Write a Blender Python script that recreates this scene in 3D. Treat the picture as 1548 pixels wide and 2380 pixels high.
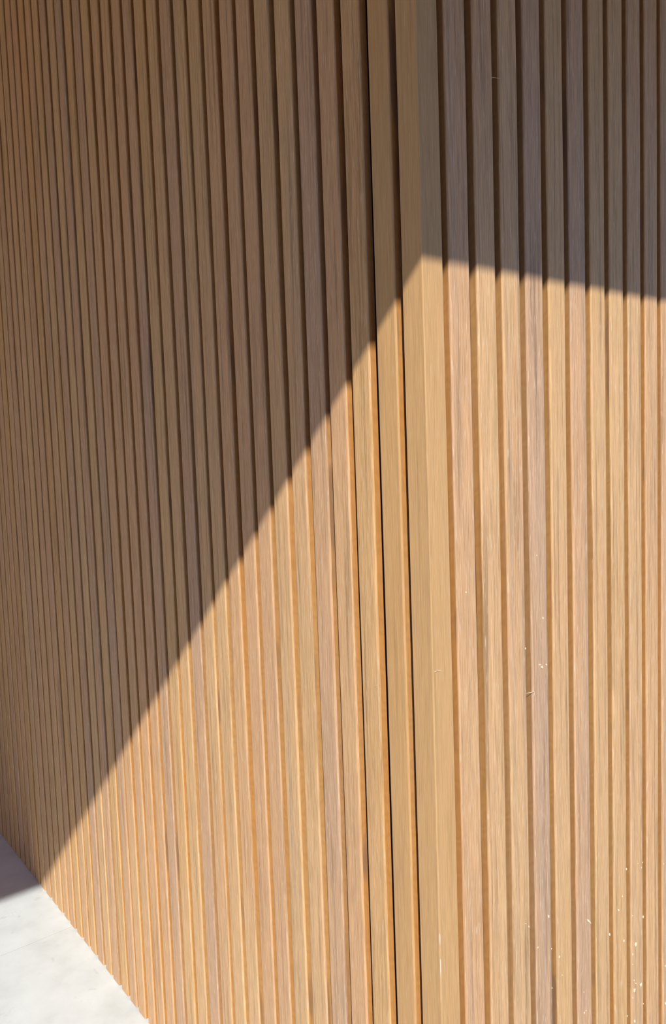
import bpy, bmesh, math, random
from mathutils import Vector, Matrix

for o in list(bpy.data.objects):
    bpy.data.objects.remove(o, do_unlink=True)
scene = bpy.context.scene
col = scene.collection

# ------------------------------------------------------------------ camera
# World frame: the outer corner of the cladding is the vertical line x=y=0.
# Long slatted wall: face x=0, runs to +y, faces -x.  Short wall: face y=0, runs to +x, faces -y.
IMG_W, IMG_H, FOCAL = 1548.0, 2380.0, 1798.5
YAW, PITCH, ROLL = 0.66898, -0.07946, -0.03550
cam_data = bpy.data.cameras.new('camera')
cam = bpy.data.objects.new('camera', cam_data)
col.objects.link(cam)
cam_data.sensor_fit = 'VERTICAL'
cam_data.sensor_height = 24.0
cam_data.lens = 24.0 * FOCAL / IMG_H
cam_data.clip_start = 0.05
fwd = Vector((math.sin(YAW) * math.cos(PITCH), math.cos(YAW) * math.cos(PITCH), math.sin(PITCH)))
right = Vector((math.cos(YAW), -math.sin(YAW), 0))
up = right.cross(fwd)
r2 = right * math.cos(ROLL) + up * math.sin(ROLL)
u2 = -right * math.sin(ROLL) + up * math.cos(ROLL)
CAM = Vector((-0.8082, -0.7970, 1.5480))
m = Matrix((r2, u2, -fwd)).transposed().to_4x4()
m.translation = CAM
cam.matrix_world = m
scene.camera = cam

# ------------------------------------------------------------------ light
SUN = Vector((0.71, 1.0, -0.90))            # direction the sunlight travels
sun_el = math.atan2(-SUN.z, math.hypot(SUN.x, SUN.y))
world = bpy.data.worlds.new('sky')
scene.world = world
world.use_nodes = True
nt = world.node_tree
bg = nt.nodes['Background']
sky = nt.nodes.new('ShaderNodeTexSky')
sky.sky_type = 'NISHITA'
sky.sun_disc = False
sky.sun_elevation = sun_el
sky.sun_rotation = math.atan2(-SUN.x, -SUN.y)
sky.air_density = 1.0
sky.dust_density = 0.2
sky.ozone_density = 2.5
wb = nt.nodes.new('ShaderNodeMix')                   # the photograph's white balance of the sky
wb.data_type = 'RGBA'
wb.blend_type = 'MULTIPLY'
wb.inputs['Factor'].default_value = 1.0
wb.inputs['B'].default_value = (0.82, 0.83, 1.09, 1)
nt.links.new(sky.outputs['Color'], wb.inputs['A'])
nt.links.new(wb.outputs['Result'], bg.inputs['Color'])
bg.inputs['Strength'].default_value = 0.155
sl = bpy.data.lights.new('sun', 'SUN')
sl.energy = 5.1
sl.color = (1.0, 0.965, 0.91)
sl.angle = math.radians(0.53)
so = bpy.data.objects.new('sun', sl)
col.objects.link(so)
so.location = (-3, -4, 5)
so.rotation_euler = SUN.to_track_quat('-Z', 'Y').to_euler()

vs = scene.view_settings
vs.view_transform = 'Standard'
vs.look = 'None'
vs.exposure = 0.0
vs.gamma = 1.0
vs.use_curve_mapping = False

rng = random.Random(11)
U = 0.06                                     # slat pitch in metres
DEPTH = 0.255 * U                            # slat thickness
H_SLAT = 3.40
EAVE_Z = 2.75                                # underside of the fascia beam
CEIL_Z = 3.40
EAVE_Y = -(EAVE_Z - 1.816) / 0.90            # the eave whose shadow crosses both walls


# ------------------------------------------------------------------ materials
def new_mat(name):
    mt = bpy.data.materials.new(name)
    mt.use_nodes = True
    return mt, mt.node_tree, mt.node_tree.nodes['Principled BSDF']


def nd(t, kind, **kw):
    n = t.nodes.new(kind)
    for k, v in kw.items():
        setattr(n, k, v)
    return n


def ramp(t, fac, stops, interp='LINEAR'):
    n = t.nodes.new('ShaderNodeValToRGB')
    n.color_ramp.interpolation = interp
    els = n.color_ramp.elements
    while len(els) < len(stops):
        els.new(0.5)
    for e, (p, c) in zip(els, stops):
        e.position = p
        e.color = c if len(c) == 4 else (*c, 1)
    t.links.new(fac, n.inputs[0])
    return n.outputs['Color']


def mixc(t, fac, a, b, mode='MIX'):
    n = t.nodes.new('ShaderNodeMix')
    n.data_type = 'RGBA'
    n.blend_type = mode
    for sock, v in ((n.inputs['Factor'], fac), (n.inputs['A'], a), (n.inputs['B'], b)):
        if hasattr(v, 'is_linked'):
            t.links.new(v, sock)
        elif isinstance(v, (int, float)):
            sock.default_value = v
        else:
            sock.default_value = (*v, 1)
    return n.outputs['Result']


def stretched_noise(t, coord, off, sx, sy, sz, detail, rough=0.5):
    mp = nd(t, 'ShaderNodeMapping')
    mp.inputs['Scale'].default_value = (sx, sy, sz)
    t.links.new(coord, mp.inputs['Vector'])
    n = nd(t, 'ShaderNodeTexNoise', noise_dimensions='4D')
    n.inputs['Scale'].default_value = 1.0
    n.inputs['Detail'].default_value = detail
    n.inputs['Roughness'].default_value = rough
    t.links.new(mp.outputs['Vector'], n.inputs['Vector'])
    t.links.new(off, n.inputs['W'])
    return n.outputs['Fac']


def wood(name, tones, streak, fleck, grain, bump, stain=0.0, rough=0.62, warp_rings=False):
    """Oiled softwood with a vertical grain; every slat gets its own tone from Object Info random."""
    mt, t, bsdf = new_mat(name)
    tc = nd(t, 'ShaderNodeTexCoord')
    oi = nd(t, 'ShaderNodeObjectInfo')
    off = nd(t, 'ShaderNodeMath', operation='MULTIPLY')
    off.inputs[1].default_value = 173.0
    t.links.new(oi.outputs['Random'], off.inputs[0])
    W = off.outputs[0]
    obj = tc.outputs['Object']
    # slow change of tone along the length, added to the slat's own tone
    slow = stretched_noise(t, obj, W, 6, 6, 1.3, 2.0)
    tone = nd(t, 'ShaderNodeMath', operation='MULTIPLY_ADD')
    t.links.new(slow, tone.inputs[0])
    tone.inputs[1].default_value = 0.7
    fr = nd(t, 'ShaderNodeMath', operation='MULTIPLY_ADD')
    sep = nd(t, 'ShaderNodeSeparateColor')           # object colour: red = tone of this slat, green = how far it has greyed
    t.links.new(oi.outputs['Color'], sep.inputs['Color'])
    t.links.new(sep.outputs['Red'], fr.inputs[0])
    fr.inputs[1].default_value = 1.0
    fr.inputs[2].default_value = -0.35
    t.links.new(fr.outputs[0], tone.inputs[2])
    base = ramp(t, tone.outputs[0], tones)
    # broad growth streaks a few millimetres wide
    s1 = stretched_noise(t, obj, W, 130, 130, 2.6, 3.0, 0.5)
    dark = ramp(t, s1, [(0.30, (1 - streak,) * 3), (0.46, (1, 1, 1)), (0.58, (1, 1, 1)), (0.75, (1 + streak * 0.45, 1 + streak * 0.35, 1 + streak * 0.2))])
    c = mixc(t, 1.0, base, dark, 'MULTIPLY')
    # grey weathering in bands
    s3 = stretched_noise(t, obj, W, 85, 85, 0.9, 2.0)
    grey = ramp(t, s3, [(0.50, (0, 0, 0)), (0.68, (min(1, streak * 1.7),) * 3)])
    gm = mixc(t, 1.0, grey, sep.outputs['Green'], 'MULTIPLY')
    c = mixc(t, gm, c, (0.40, 0.30, 0.215))
    # fine fibres
    s2 = stretched_noise(t, obj, W, 640, 640, 16.0, 3.0, 0.6)
    fine = ramp(t, s2, [(0.28, (1 - grain,) * 3), (0.5, (1, 1, 1)), (0.72, (1 + grain * 0.8,) * 3)])
    c = mixc(t, 1.0, c, fine, 'MULTIPLY')
    if fleck > 0:
        s4 = stretched_noise(t, obj, W, 800, 800, 38.0, 2.0, 0.5)
        fl = ramp(t, s4, [(0.58, (0, 0, 0)), (0.72, (fleck,) * 3)])
        c = mixc(t, fl, c, (0.78, 0.62, 0.44))
    if warp_rings:
        wv = nd(t, 'ShaderNodeTexWave', wave_type='BANDS', bands_direction='DIAGONAL')
        wv.inputs['Scale'].default_value = 16.0
        wv.inputs['Distortion'].default_value = 16.0
        wv.inputs['Detail'].default_value = 2.0
        mp = nd(t, 'ShaderNodeMapping')
        mp.inputs['Scale'].default_value = (1.0, 1.0, 1.1)
        t.links.new(obj, mp.inputs['Vector'])
        t.links.new(mp.outputs['Vector'], wv.inputs['Vector'])
        rg = ramp(t, wv.outputs['Fac'], [(0.0, (0.95, 0.93, 0.91)), (0.6, (1, 1, 1)), (1.0, (1.03, 1.02, 1.0))])
        c = mixc(t, 1.0, c, rg, 'MULTIPLY')
    if stain > 0:
        s5 = stretched_noise(t, obj, W, 26, 26, 4.5, 2.0, 0.5)
        st = ramp(t, s5, [(0.60, (0, 0, 0)), (0.67, (stain,) * 3)])
        c = mixc(t, st, c, (0.26, 0.15, 0.085))
    t.links.new(c, bsdf.inputs['Base Color'])
    bsdf.inputs['Roughness'].default_value = rough
    bsdf.inputs['Specular IOR Level'].default_value = 0.25
    bp = nd(t, 'ShaderNodeBump')
    bp.inputs['Strength'].default_value = bump
    bp.inputs['Distance'].default_value = 0.0008
    ad = nd(t, 'ShaderNodeMath', operation='MULTIPLY_ADD')
    t.links.new(s1, ad.inputs[0])
    ad.inputs[1].default_value = 0.8
    t.links.new(s2, ad.inputs[2])
    t.links.new(ad.outputs[0], bp.inputs['Height'])
    t.links.new(bp.outputs['Normal'], bsdf.inputs['Normal'])
    return mt


FRONT_TONES = [(0.0, (0.490, 0.318, 0.200)), (0.22, (0.575, 0.345, 0.182)), (0.42, (0.595, 0.350, 0.176)),
               (0.62, (0.605, 0.378, 0.182)), (0.8, (0.595, 0.358, 0.156)), (1.0, (0.570, 0.325, 0.150))]
SIDE_TONES = [(0.0, (0.42, 0.235, 0.105)), (0.25, (0.49, 0.255, 0.090)), (0.45, (0.53, 0.25, 0.075)), (0.62, (0.52, 0.285, 0.105)), (0.8, (0.53, 0.25, 0.07)), (1.0, (0.50, 0.29, 0.12))]
SMOOTH_TONES = [(0.0, (0.53, 0.315, 0.140)), (0.5, (0.56, 0.335, 0.145)), (1.0, (0.55, 0.32, 0.130))]
M_FRONT = wood('cedar_sawn_face', FRONT_TONES, 0.36, 0.6, 0.30, 0.5)
M_SIDE = wood('cedar_planed_edge', SIDE_TONES, 0.14, 0.0, 0.10, 0.10, stain=0.75, rough=0.55, warp_rings=True)
M_SMOOTH = wood('cedar_smooth_face', SMOOTH_TONES, 0.16, 0.2, 0.18, 0.15)

M_MEMBRANE, t, b = new_mat('black_membrane')
n = nd(t, 'ShaderNodeTexNoise')
n.inputs['Scale'].default_value = 300
t.links.new(ramp(t, n.outputs['Fac'], [(0.3, (0.010, 0.004, 0.008)), (0.7, (0.016, 0.008, 0.011))]), b.inputs['Base Color'])
b.inputs['Roughness'].default_value = 0.9
b.inputs['Specular IOR Level'].default_value = 0.1


def tile_material():
    mt, t, bsdf = new_mat('pale_porcelain')
    g = nd(t, 'ShaderNodeNewGeometry')
    oi = nd(t, 'ShaderNodeObjectInfo')
    pos = g.outputs['Position']
    a = nd(t, 'ShaderNodeTexNoise')
    a.inputs['Scale'].default_value = 7.0
    a.inputs['Detail'].default_value = 7.0
    a.inputs['Roughness'].default_value = 0.62
    t.links.new(pos, a.inputs['Vector'])
    c = ramp(t, a.outputs['Fac'], [(0.30, (0.61, 0.665, 0.655)), (0.5, (0.69, 0.75, 0.745)), (0.7, (0.74, 0.80, 0.80))])
    b2 = nd(t, 'ShaderNodeTexNoise')
    b2.inputs['Scale'].default_value = 16.0
    b2.inputs['Detail'].default_value = 4.0
    b2.inputs['Distortion'].default_value = 1.2
    t.links.new(pos, b2.inputs['Vector'])
    marks = ramp(t, b2.outputs['Fac'], [(0.66, (0, 0, 0)), (0.72, (0.35, 0.35, 0.35)), (0.78, (0.1, 0.1, 0.1))])
    c = mixc(t, marks, c, (0.46, 0.455, 0.43))
    v = nd(t, 'ShaderNodeTexVoronoi', feature='DISTANCE_TO_EDGE')
    v.inputs['Scale'].default_value = 5.5
    wn = nd(t, 'ShaderNodeTexNoise')
    wn.inputs['Scale'].default_value = 9.0
    t.links.new(pos, wn.inputs['Vector'])
    wa = nd(t, 'ShaderNodeVectorMath', operation='MULTIPLY_ADD')
    t.links.new(wn.outputs['Color'], wa.inputs[0])
    wa.inputs[1].default_value = (0.35, 0.35, 0.35)
    t.links.new(pos, wa.inputs[2])
    t.links.new(wa.outputs['Vector'], v.inputs['Vector'])
    line = ramp(t, v.outputs['Distance'], [(0.0, (1, 1, 1)), (0.012, (0, 0, 0))])
    msk = ramp(t, a.outputs['Fac'], [(0.52, (0, 0, 0)), (0.62, (0.14, 0.14, 0.14))])
    lm = mixc(t, 1.0, line, msk, 'MULTIPLY')
    c = mixc(t, lm, c, (0.40, 0.39, 0.36))
    t.links.new(c, bsdf.inputs['Base Color'])
    bsdf.inputs['Roughness'].default_value = 0.55
    bsdf.inputs['Specular IOR Level'].default_value = 0.3
    return mt


M_TILE = tile_material()
M_GROUT, t, b = new_mat('grout')
n = nd(t, 'ShaderNodeTexNoise')
n.inputs['Scale'].default_value = 200
t.links.new(ramp(t, n.outputs['Fac'], [(0.3, (0.36, 0.35, 0.32)), (0.7, (0.42, 0.41, 0.38))]), b.inputs['Base Color'])
b.inputs['Roughness'].default_value = 0.9

M_GRAVEL, t, b = new_mat('low_bounce_gravel')
n = nd(t, 'ShaderNodeTexNoise')
n.inputs['Scale'].default_value = 30
t.links.new(ramp(t, n.outputs['Fac'], [(0.3, (0.05, 0.05, 0.052)), (0.7, (0.08, 0.08, 0.082))]), b.inputs['Base Color'])
b.inputs['Roughness'].default_value = 0.95
M_SOFFIT = wood('cedar_soffit', [(0.0, (0.50, 0.25, 0.065)), (1.0, (0.56, 0.28, 0.075))], 0.2, 0.0, 0.15, 0.1)
M_DARK, t, b = new_mat('dark_sky_block')
n = nd(t, 'ShaderNodeTexNoise')
n.inputs['Scale'].default_value = 12
t.links.new(ramp(t, n.outputs['Fac'], [(0.3, (0.03, 0.028, 0.025)), (0.7, (0.05, 0.046, 0.04))]), b.inputs['Base Color'])
b.inputs['Roughness'].default_value = 0.9
M_RENDER, t, b = new_mat('sand_render')
n = nd(t, 'ShaderNodeTexNoise')
n.inputs['Scale'].default_value = 60
t.links.new(ramp(t, n.outputs['Fac'], [(0.3, (0.78, 0.60, 0.40)), (0.7, (0.82, 0.64, 0.43))]), b.inputs['Base Color'])
b.inputs['Roughness'].default_value = 0.9
M_CHIP, t, b = new_mat('fresh_sawdust')
n = nd(t, 'ShaderNodeTexNoise')
n.inputs['Scale'].default_value = 900
t.links.new(ramp(t, n.outputs['Fac'], [(0.3, (0.74, 0.62, 0.36)), (0.7, (0.90, 0.82, 0.58))]), b.inputs['Base Color'])
b.inputs['Roughness'].default_value = 0.8


# ------------------------------------------------------------------ mesh helpers
def link(name, me, parent=None, loc=(0, 0, 0), rot=(0, 0, 0)):
    o = bpy.data.objects.new(name, me)
    col.objects.link(o)
    o.location = loc
    o.rotation_euler = rot
    if parent is not None:
        o.parent = parent
    return o


def box_mesh(name, x0, x1, y0, y1, z0, z1, mat):
    v = [(x, y, z) for x in (x0, x1) for y in (y0, y1) for z in (z0, z1)]
    f = [(0, 1, 3, 2), (4, 6, 7, 5), (0, 4, 5, 1), (2, 3, 7, 6), (0, 2, 6, 4), (1, 5, 7, 3)]
    me = bpy.data.meshes.new(name)
    me.from_pydata(v, [], f)
    me.materials.append(mat)
    me.update()
    return me


def structure(o):
    o['kind'] = 'structure'
    return o


def slat_profile_mesh(name, w, d, height, r, seed, front_mat, side_mat, nz=18, wav=0.0004):
    """Local frame: x along the wall (0..w), y = depth (0 front, +d back), z up.  Two rounded front arrises."""
    rn = random.Random(seed)
    seg = 3
    prof = [(0.0, d, 1)]
    for i in range(seg + 1):
        a = math.pi / 2 * i / seg
        prof.append((r - r * math.cos(a), r - r * math.sin(a), 0))
    for i in range(seg + 1):
        a = math.pi / 2 * i / seg
        prof.append((w - r + r * math.sin(a), r - r * math.cos(a), 0))
    prof.append((w, d, 1))
    n = len(prof)
    verts, faces, mats, smooth = [], [], [], []
    ph = [rn.uniform(0, 6.28) for _ in range(6)]
    for k in range(nz + 1):
        z = height * k / nz
        ex0 = wav * (math.sin(z * 5.1 + ph[0]) + 0.6 * math.sin(z * 13.7 + ph[1]) + 0.7 * rn.uniform(-1, 1))
        ex1 = wav * (math.sin(z * 4.3 + ph[2]) + 0.6 * math.sin(z * 11.9 + ph[3]) + 0.7 * rn.uniform(-1, 1))
        for (x, y, _) in prof:
            e = ex0 if x < w / 2 else ex1
            verts.append((x + e, y, z))
    for k in range(nz):
        for i in range(n - 1):
            a, b_ = k * n + i, k * n + i + 1
            faces.append((a, a + n, b_ + n, b_))
            is_side = (i == 0 or i == n - 2)
            mats.append(1 if is_side else 0)
            smooth.append(True if not is_side else False)
    faces.append(tuple(range(n)))
    mats.append(1)
    smooth.append(False)
    faces.append(tuple(reversed([nz * n + i for i in range(n)])))
    mats.append(1)
    smooth.append(False)
    for k in range(nz):
        a, b_ = k * n, k * n + n - 1
        faces.append((b_, b_ + n, a + n, a))
        mats.append(1)
        smooth.append(False)
    me = bpy.data.meshes.new(name)
    me.from_pydata(verts, [], faces)
    me.materials.append(front_mat)
    me.materials.append(side_mat)
    for p, mi in zip(me.polygons, mats):
        p.material_index = mi
    me.update()
    bm = bmesh.new()
    bm.from_mesh(me)
    bmesh.ops.recalc_face_normals(bm, faces=bm.faces)
    bm.to_mesh(me)
    bm.free()
    # only the rounded arrises and the face between them shade smoothly
    for p in me.polygons:
        p.use_smooth = False
    return me


# ------------------------------------------------------------------ structure: walls, corner, floor, roof
L_END, R_END = 4.2, 3.0
A0, B0 = 0.722 * U, 0.715 * U
CORE = 0.14
wall_left = structure(link('wall_left', box_mesh('wall_left', DEPTH, DEPTH + CORE, DEPTH, L_END, 0.0, H_SLAT, M_MEMBRANE)))
wall_left['label'] = 'long wall of upright timber slats beside the pale tiled floor'
wall_right = structure(link('wall_right', box_mesh('wall_right', DEPTH + CORE, R_END, DEPTH, DEPTH + CORE, 0.0, H_SLAT, M_MEMBRANE)))
wall_right['label'] = 'short wall of upright timber slats in full sun below its shadow line'

WS = [0.72, 0.73, 0.74, 0.75]
variants = [(w, slat_profile_mesh('slat', w * U, DEPTH, H_SLAT, 0.055 * U, 40 + i * 3 + j, M_FRONT, M_SIDE))
            for i, w in enumerate(WS) for j in range(2)]
smooth_slat = slat_profile_mesh('slat_smooth', 0.735 * U, DEPTH, H_SLAT, 0.05 * U, 7, M_SMOOTH, M_SIDE, wav=0.00012)

# edge positions of the slats, in pitches from the corner
LEFT_EDGES = [1.71, 2.735, 3.75, 4.72, 5.70, 6.72, 7.72, 8.68, 9.71, 10.70, 11.67, 12.68, 13.70, 14.69, 15.68, 16.69,
              17.71, 18.72, 19.72, 20.68, 21.69, 22.71, 23.66, 24.70, 25.71, 26.69, 27.70, 28.73, 29.70]
while LEFT_EDGES[-1] < L_END / U - 1.0:
    LEFT_EDGES.append(round(len(LEFT_EDGES) + 1.70 + rng.uniform(-0.03, 0.03), 3))
RIGHT_EDGES = [1.69, 2.69, 3.68, 4.67, 5.69, 6.69, 7.69, 8.71, 9.71, 10.70]
while RIGHT_EDGES[-1] < R_END / U - 1.0:
    RIGHT_EDGES.append(round(len(RIGHT_EDGES) + 1.70 + rng.uniform(-0.03, 0.03), 3))

RIGHT_TONES = [(0.42, 0.5), (0.6, 0.2), (0.55, 0.7), (0.12, 0.8), (0.62, 0.25), (0.2, 0.9), (0.62, 0.3), (0.68, 0.1), (0.5, 0.6), (0.45, 0.3)]
for i, s in enumerate(LEFT_EDGES):
    w, me = variants[rng.randrange(len(variants))]
    if i == 0:
        w, me = 0.735, smooth_slat
    # slat frame: local x runs toward the corner (-y), local y goes into the wall (+x)
    o = link('slat', me, wall_left, (rng.uniform(-0.0006, 0.0006) if i else 0, s * U, rng.uniform(0, 0.002)), (0, 0, -math.pi / 2))
    o.color = (rng.choice((0.15, 0.3, 0.45, 0.5, 0.6, 0.7, 0.85)), rng.choice((0.1, 0.3, 0.5, 0.9)), 0, 1)
wide = [v_ for v_ in variants if v_[0] > 0.735]
for i, s in enumerate(RIGHT_EDGES):
    w, me = wide[rng.randrange(len(wide))]
    o = link('slat', me, wall_right, ((s - w) * U, rng.uniform(-0.0006, 0.0006), 0), (0, 0, 0))
    tg = RIGHT_TONES[i] if i < len(RIGHT_TONES) else (rng.uniform(0.2, 0.8), rng.uniform(0, 0.8))
    o.color = (tg[0], tg[1], 0, 1)


def corner_post_mesh():
    r = 0.035 * U
    pts = []
    for i in range(4):
        a = math.pi / 2 * i / 3
        pts.append((r - r * math.sin(a), r - r * math.cos(a)))     # from the -y face round to the -x face
    pts = pts
    c = 0.03 * U
    outline = pts + [(0, A0 - c), (c, A0), (DEPTH, A0), (DEPTH, DEPTH), (B0, DEPTH), (B0, c), (B0 - c, 0)]
    n = len(outline)
    v, f = [], []
    for z in (0, H_SLAT):
        v += [(x, y, z) for x, y in outline]
    for i in range(n):
        j = (i + 1) % n
        f.append((i, j, n + j, n + i))
    f.append(tuple(range(n)))
    f.append(tuple(range(n, 2 * n)))
    me = bpy.data.meshes.new('corner_post')
    me.from_pydata(v, [], f)
    me.materials.append(M_SMOOTH)
    bm = bmesh.new()
    bm.from_mesh(me)
    bmesh.ops.recalc_face_normals(bm, faces=bm.faces)
    bm.to_mesh(me)
    bm.free()
    return me


corner = structure(link('trim_1', corner_post_mesh()))
corner.color = (0.55, 0.3, 0, 1)
corner['label'] = 'smooth timber corner trim where the two slatted walls meet'

# floor: grout bed with large porcelain tiles, each tile its own piece
FX0, FX1, FY0, FY1 = -9.0, 0.03, -0.71, 5.4
floor = structure(link('floor', box_mesh('floor', FX0, FX1, FY0, FY1, -0.06, -0.0003, M_GROUT)))
floor['label'] = 'pale grey porcelain paving at the foot of the long slatted wall'
TX, TY, J = 0.60, 1.20, 0.0020
Y_JOINT = 1.702
ground = structure(link('ground', box_mesh('ground', -40, 40, -40, 40, -0.30, -0.07, M_GRAVEL)))  # unseen gravel, added dark to cut light bouncing onto the walls
ground['label'] = 'added dark gravel around the paved porch'


def tile_mesh():
    w, l, h, c = TX - J, TY - J, 0.0015, 0.00015
    top = [(c, c, 0), (w - c, c, 0), (w - c, l - c, 0), (c, l - c, 0)]
    bot = [(0, 0, -c), (w, 0, -c), (w, l, -c), (0, l, -c)]
    base = [(0, 0, -h), (w, 0, -h), (w, l, -h), (0, l, -h)]
    f = [(0, 1, 2, 3)]
    for i in range(4):
        j = (i + 1) % 4
        f += [(4 + i, 4 + j, j, i), (8 + i, 8 + j, 4 + j, 4 + i)]
    me = bpy.data.meshes.new('tile')
    me.from_pydata(top + bot + base, [], f)
    me.materials.append(M_TILE)
    me.update()
    return me


tile_me = tile_mesh()
ix0 = math.ceil((FX0 - 0.02) / TX)
for ix in range(-16, 1):
    for iy in range(-6, 4):
        x, y = 0.02 + ix * TX, Y_JOINT + (iy - 1) * TY
        if x < FX0 or x + TX > FX1 or y < FY0 or y + TY > FY1:
            continue
        if x > -0.01 and y > -0.01:
            continue                      # inside the building
        link('tile', tile_me, floor, (x + J / 2, y + J / 2, 0))

# roof over the porch; the fascia beam along its front edge throws the shadow line
roof = structure(link('ceiling', box_mesh('ceiling', -4.2, R_END + 1.0, EAVE_Y + 0.12, L_END + 0.3, CEIL_Z, CEIL_Z + 0.20, M_SOFFIT)))
roof['label'] = 'timber lined porch ceiling above the slatted walls'
beam = structure(link('trim_2', box_mesh('fascia_beam', -4.2, R_END + 1.0, EAVE_Y, EAVE_Y + 0.12, EAVE_Z, CEIL_Z + 0.20, M_SOFFIT)))
beam['label'] = 'straight fascia beam whose shadow crosses both walls'
back = structure(link('wall_back_added', box_mesh('wall_back_added', -3.6, DEPTH + CORE, L_END, L_END + 0.15, 0.0, CEIL_Z, M_SOFFIT)))  # unseen wall, added to shape shade and bounced light in the porch
back['label'] = 'added timber wall closing the far end of the porch'
sky_block = structure(link('wall_sky_block', box_mesh('wall_sky_block', -6.2, -6.0, -11.0, -1.2, -0.07, 3.2, M_DARK)))  # unseen, added to keep sky light off the slat sides
sky_block['label'] = 'added dark wall blocking sky beyond the porch'
warm_screen = structure(link('wall_warm_screen', box_mesh('wall_warm_screen', -9.4, -9.25, -1.2, 5.6, -0.07, 2.4, M_SOFFIT)))  # unseen, added to hide low sky and send warmer light back
warm_screen['label'] = 'added timber screen warming the shade across the paving from the long slatted wall'

# ------------------------------------------------------------------ small things caught on the timber
def on_plane(px, py, axis):
    """Point of the slatted face (axis 1: short wall y=0, axis 0: long wall x=0) seen at a photo pixel."""
    d = fwd + r2 * ((px - IMG_W / 2) / FOCAL) + u2 * ((IMG_H / 2 - py) / FOCAL)
    return CAM + d * (-CAM[axis] / d[axis])


def chip_mesh(seed):
    rn = random.Random(seed)
    bm = bmesh.new()
    bmesh.ops.create_icosphere(bm, subdivisions=2, radius=1.0)
    for v in bm.verts:
        k = 1 + rn.uniform(-0.28, 0.28)
        v.co = Vector((v.co.x * k * 0.62, v.co.y * 0.45, v.co.z * k + 0.25 * v.co.x ** 2))
    me = bpy.data.meshes.new('wood_chip')
    bm.to_mesh(me)
    bm.free()
    me.materials.append(M_CHIP)
    return me


CHIPS = [chip_mesh(i) for i in range(5)]
SPOTS = [(1460.6, 2017, 5), (1447, 2084, 4), (1438, 2116, 6), (1496, 2130, 6), (1417, 2171, 7), (1450, 2187, 6), (1477, 2195, 9),
         (1483, 2007, 3), (1494, 2005, 3), (1491, 2017, 3), (1464, 2133, 3), (1540, 2009, 3), (1274, 2130, 6), (1300, 2224, 5),
         (1284, 2203, 3), (1248, 2203, 4), (1229, 2154, 4), (1222, 2147, 3), (1464, 2223, 5), (1474, 2302, 9), (1489, 2289, 9),
         (1474, 2279, 4), (1478, 2286, 4), (1464, 2247, 3), (1466, 2324, 3), (1546, 2245, 4), (1546, 2332, 6), (1463, 2357, 4),
         (1475, 2374, 7), (1357, 2306, 3), (1362, 2349, 3), (1358, 2354, 4), (1499, 2330, 3), (1284, 2295, 3), (1307, 2267, 3),
         (1083, 1377, 4), (1261, 1437, 5), (1229, 1505, 4), (1259, 1551, 6), (1253, 1545, 3), (1256, 1545, 3), (1269, 1545, 4), (1247, 1291, 2.5)]
right_spans = []
for o in wall_right.children:
    wl = max(v.co.x for v in o.data.vertices)
    right_spans.append((o.location.x + 0.003, o.location.x + wl - 0.003, o.location.y))
right_spans.sort()
ORDINALS = ['first', 'second', 'third', 'fourth', 'fifth', 'sixth', 'seventh', 'eighth', 'ninth', 'tenth', 'eleventh', 'twelfth']
right_spans.insert(0, (0.003, B0 - 0.003, 0.0))


def stick(px, py):
    p = on_plane(px, py, 1)
    a, b_, y = min(right_spans, key=lambda s_: max(s_[0] - p.x, p.x - s_[1], 0))
    global stuck_on
    stuck_on = right_spans.index((a, b_, y))      # 0 is the corner trim, 1 the first slat after it
    return Vector((min(max(p.x, a), b_), y, p.z))


for i, (px, py, size) in enumerate(SPOTS):
    p = stick(px, py)
    h = size * 0.00043
    o = link('wood_chip', CHIPS[i % 5], None, (p.x, p.y - h * 0.25, p.z), (0, rng.uniform(-0.7, 0.7), 0))
    o.scale = (h * 1.1, h, h)
    o['label'] = 'tiny pale wood chip on the %s slat of the short wall from the corner' % ORDINALS[stuck_on - 1]
    o['category'] = 'wood chip'
    o['group'] = 'wood chips on the short slatted wall'
p = stick(1368.6, 2141.6)
o = link('wood_chip', CHIPS[2], None, (p.x, p.y - 0.0008, p.z), (0, -0.75, 0))
o.scale = (0.0028, 0.0024, 0.0085)
o['label'] = 'longest pale wood chip, slanting across the sixth slat of the short wall'
o['category'] = 'wood chip'
o['group'] = 'wood chips on the short slatted wall'


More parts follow.
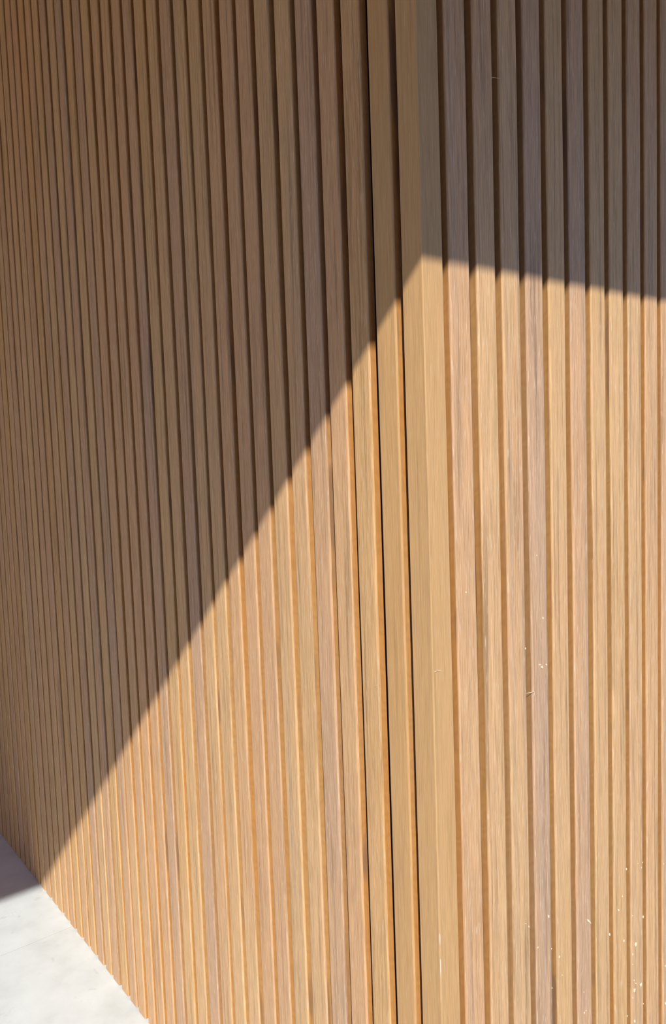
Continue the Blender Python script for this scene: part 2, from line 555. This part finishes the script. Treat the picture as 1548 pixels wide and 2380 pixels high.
def fibre(pts, axis, label, lift=0.0012, rad=0.00045):
    """A thin curled fibre lying on the timber along the given photo pixels."""
    ps = []
    for k, (px, py) in enumerate(pts):
        q = stick(px, py) if axis == 1 else on_plane(px, py, 0)
        q[axis] -= lift * (0.25 if k in (0, len(pts) - 1) else 1.0)
        ps.append(q)
    bm = bmesh.new()
    rings = []
    for k, q in enumerate(ps):
        tdir = (ps[min(k + 1, len(ps) - 1)] - ps[max(k - 1, 0)]).normalized()
        n1 = tdir.cross(Vector((1, 0, 0) if axis == 0 else (0, 1, 0))).normalized()
        n2 = tdir.cross(n1)
        rr = rad * (0.5 if k in (0, len(ps) - 1) else 1.0)
        rings.append([bm.verts.new(q - ps[0] + (n1 * math.cos(a) + n2 * math.sin(a)) * rr) for a in (0, 1.257, 2.513, 3.77, 5.027)])
    for a, b_ in zip(rings, rings[1:]):
        for j in range(5):
            bm.faces.new((a[j], a[(j + 1) % 5], b_[(j + 1) % 5], b_[j]))
    bm.faces.new(rings[0])
    bm.faces.new(list(reversed(rings[-1])))
    bmesh.ops.recalc_face_normals(bm, faces=bm.faces)
    me = bpy.data.meshes.new('wood_fibre')
    bm.to_mesh(me)
    bm.free()
    me.materials.append(M_CHIP)
    o = link('wood_fibre', me, None, ps[0])
    o['label'] = label
    o['category'] = 'wood fibre'
    o['group'] = 'loose fibres on the timber'


fibre([(1005, 1563.5), (1012, 1560), (1018, 1559), (1025, 1557.5)], 1, 'thin pale wood fibre lying across the smooth corner trim in the sun')
fibre([(1229, 1609), (1234, 1610), (1238, 1613), (1240, 1617)], 1, 'curled pale wood fibre on a sunlit slat edge of the short wall')
fibre([(1146.5, 186.5), (1152, 184), (1157, 181.5), (1162, 178)], 1, 'fine wood fibre on the shaded top of the short wall', rad=0.0003)
fibre([(872, 1596), (875, 1594), (878, 1591.5)], 0, 'short pale wood fibre on the long slatted wall next to the corner trim', rad=0.0003)


def smear(px, py, w, h, name='glue_smear'):
    """Dried white smear on the arris of the corner trim: a thin uneven film of its own."""
    z = on_plane(px, py, 1).z
    bm = bmesh.new()
    bmesh.ops.create_uvsphere(bm, u_segments=10, v_segments=8, radius=1.0)
    rn = random.Random(int(py))
    for v in bm.verts:
        k = 1 + rn.uniform(-0.2, 0.2)
        v.co = Vector((v.co.x * w * k * (0.6 + 0.4 * v.co.z), v.co.y * 0.0006, v.co.z * h))
    me = bpy.data.meshes.new(name)
    bm.to_mesh(me)
    bm.free()
    me.materials.append(M_SMEAR)
    o = link(name, me, corner, (0.0008, 0.0004, z), (0, 0, -math.pi / 4))
    return o


M_SMEAR, t, b = new_mat('dried_white_glue')
n = nd(t, 'ShaderNodeTexNoise')
n.inputs['Scale'].default_value = 700
t.links.new(ramp(t, n.outputs['Fac'], [(0.3, (0.56, 0.43, 0.29)), (0.7, (0.72, 0.63, 0.52))]), b.inputs['Base Color'])
smear(1026, 2184, 0.0015, 0.011)
smear(1026, 2255, 0.0015, 0.019)
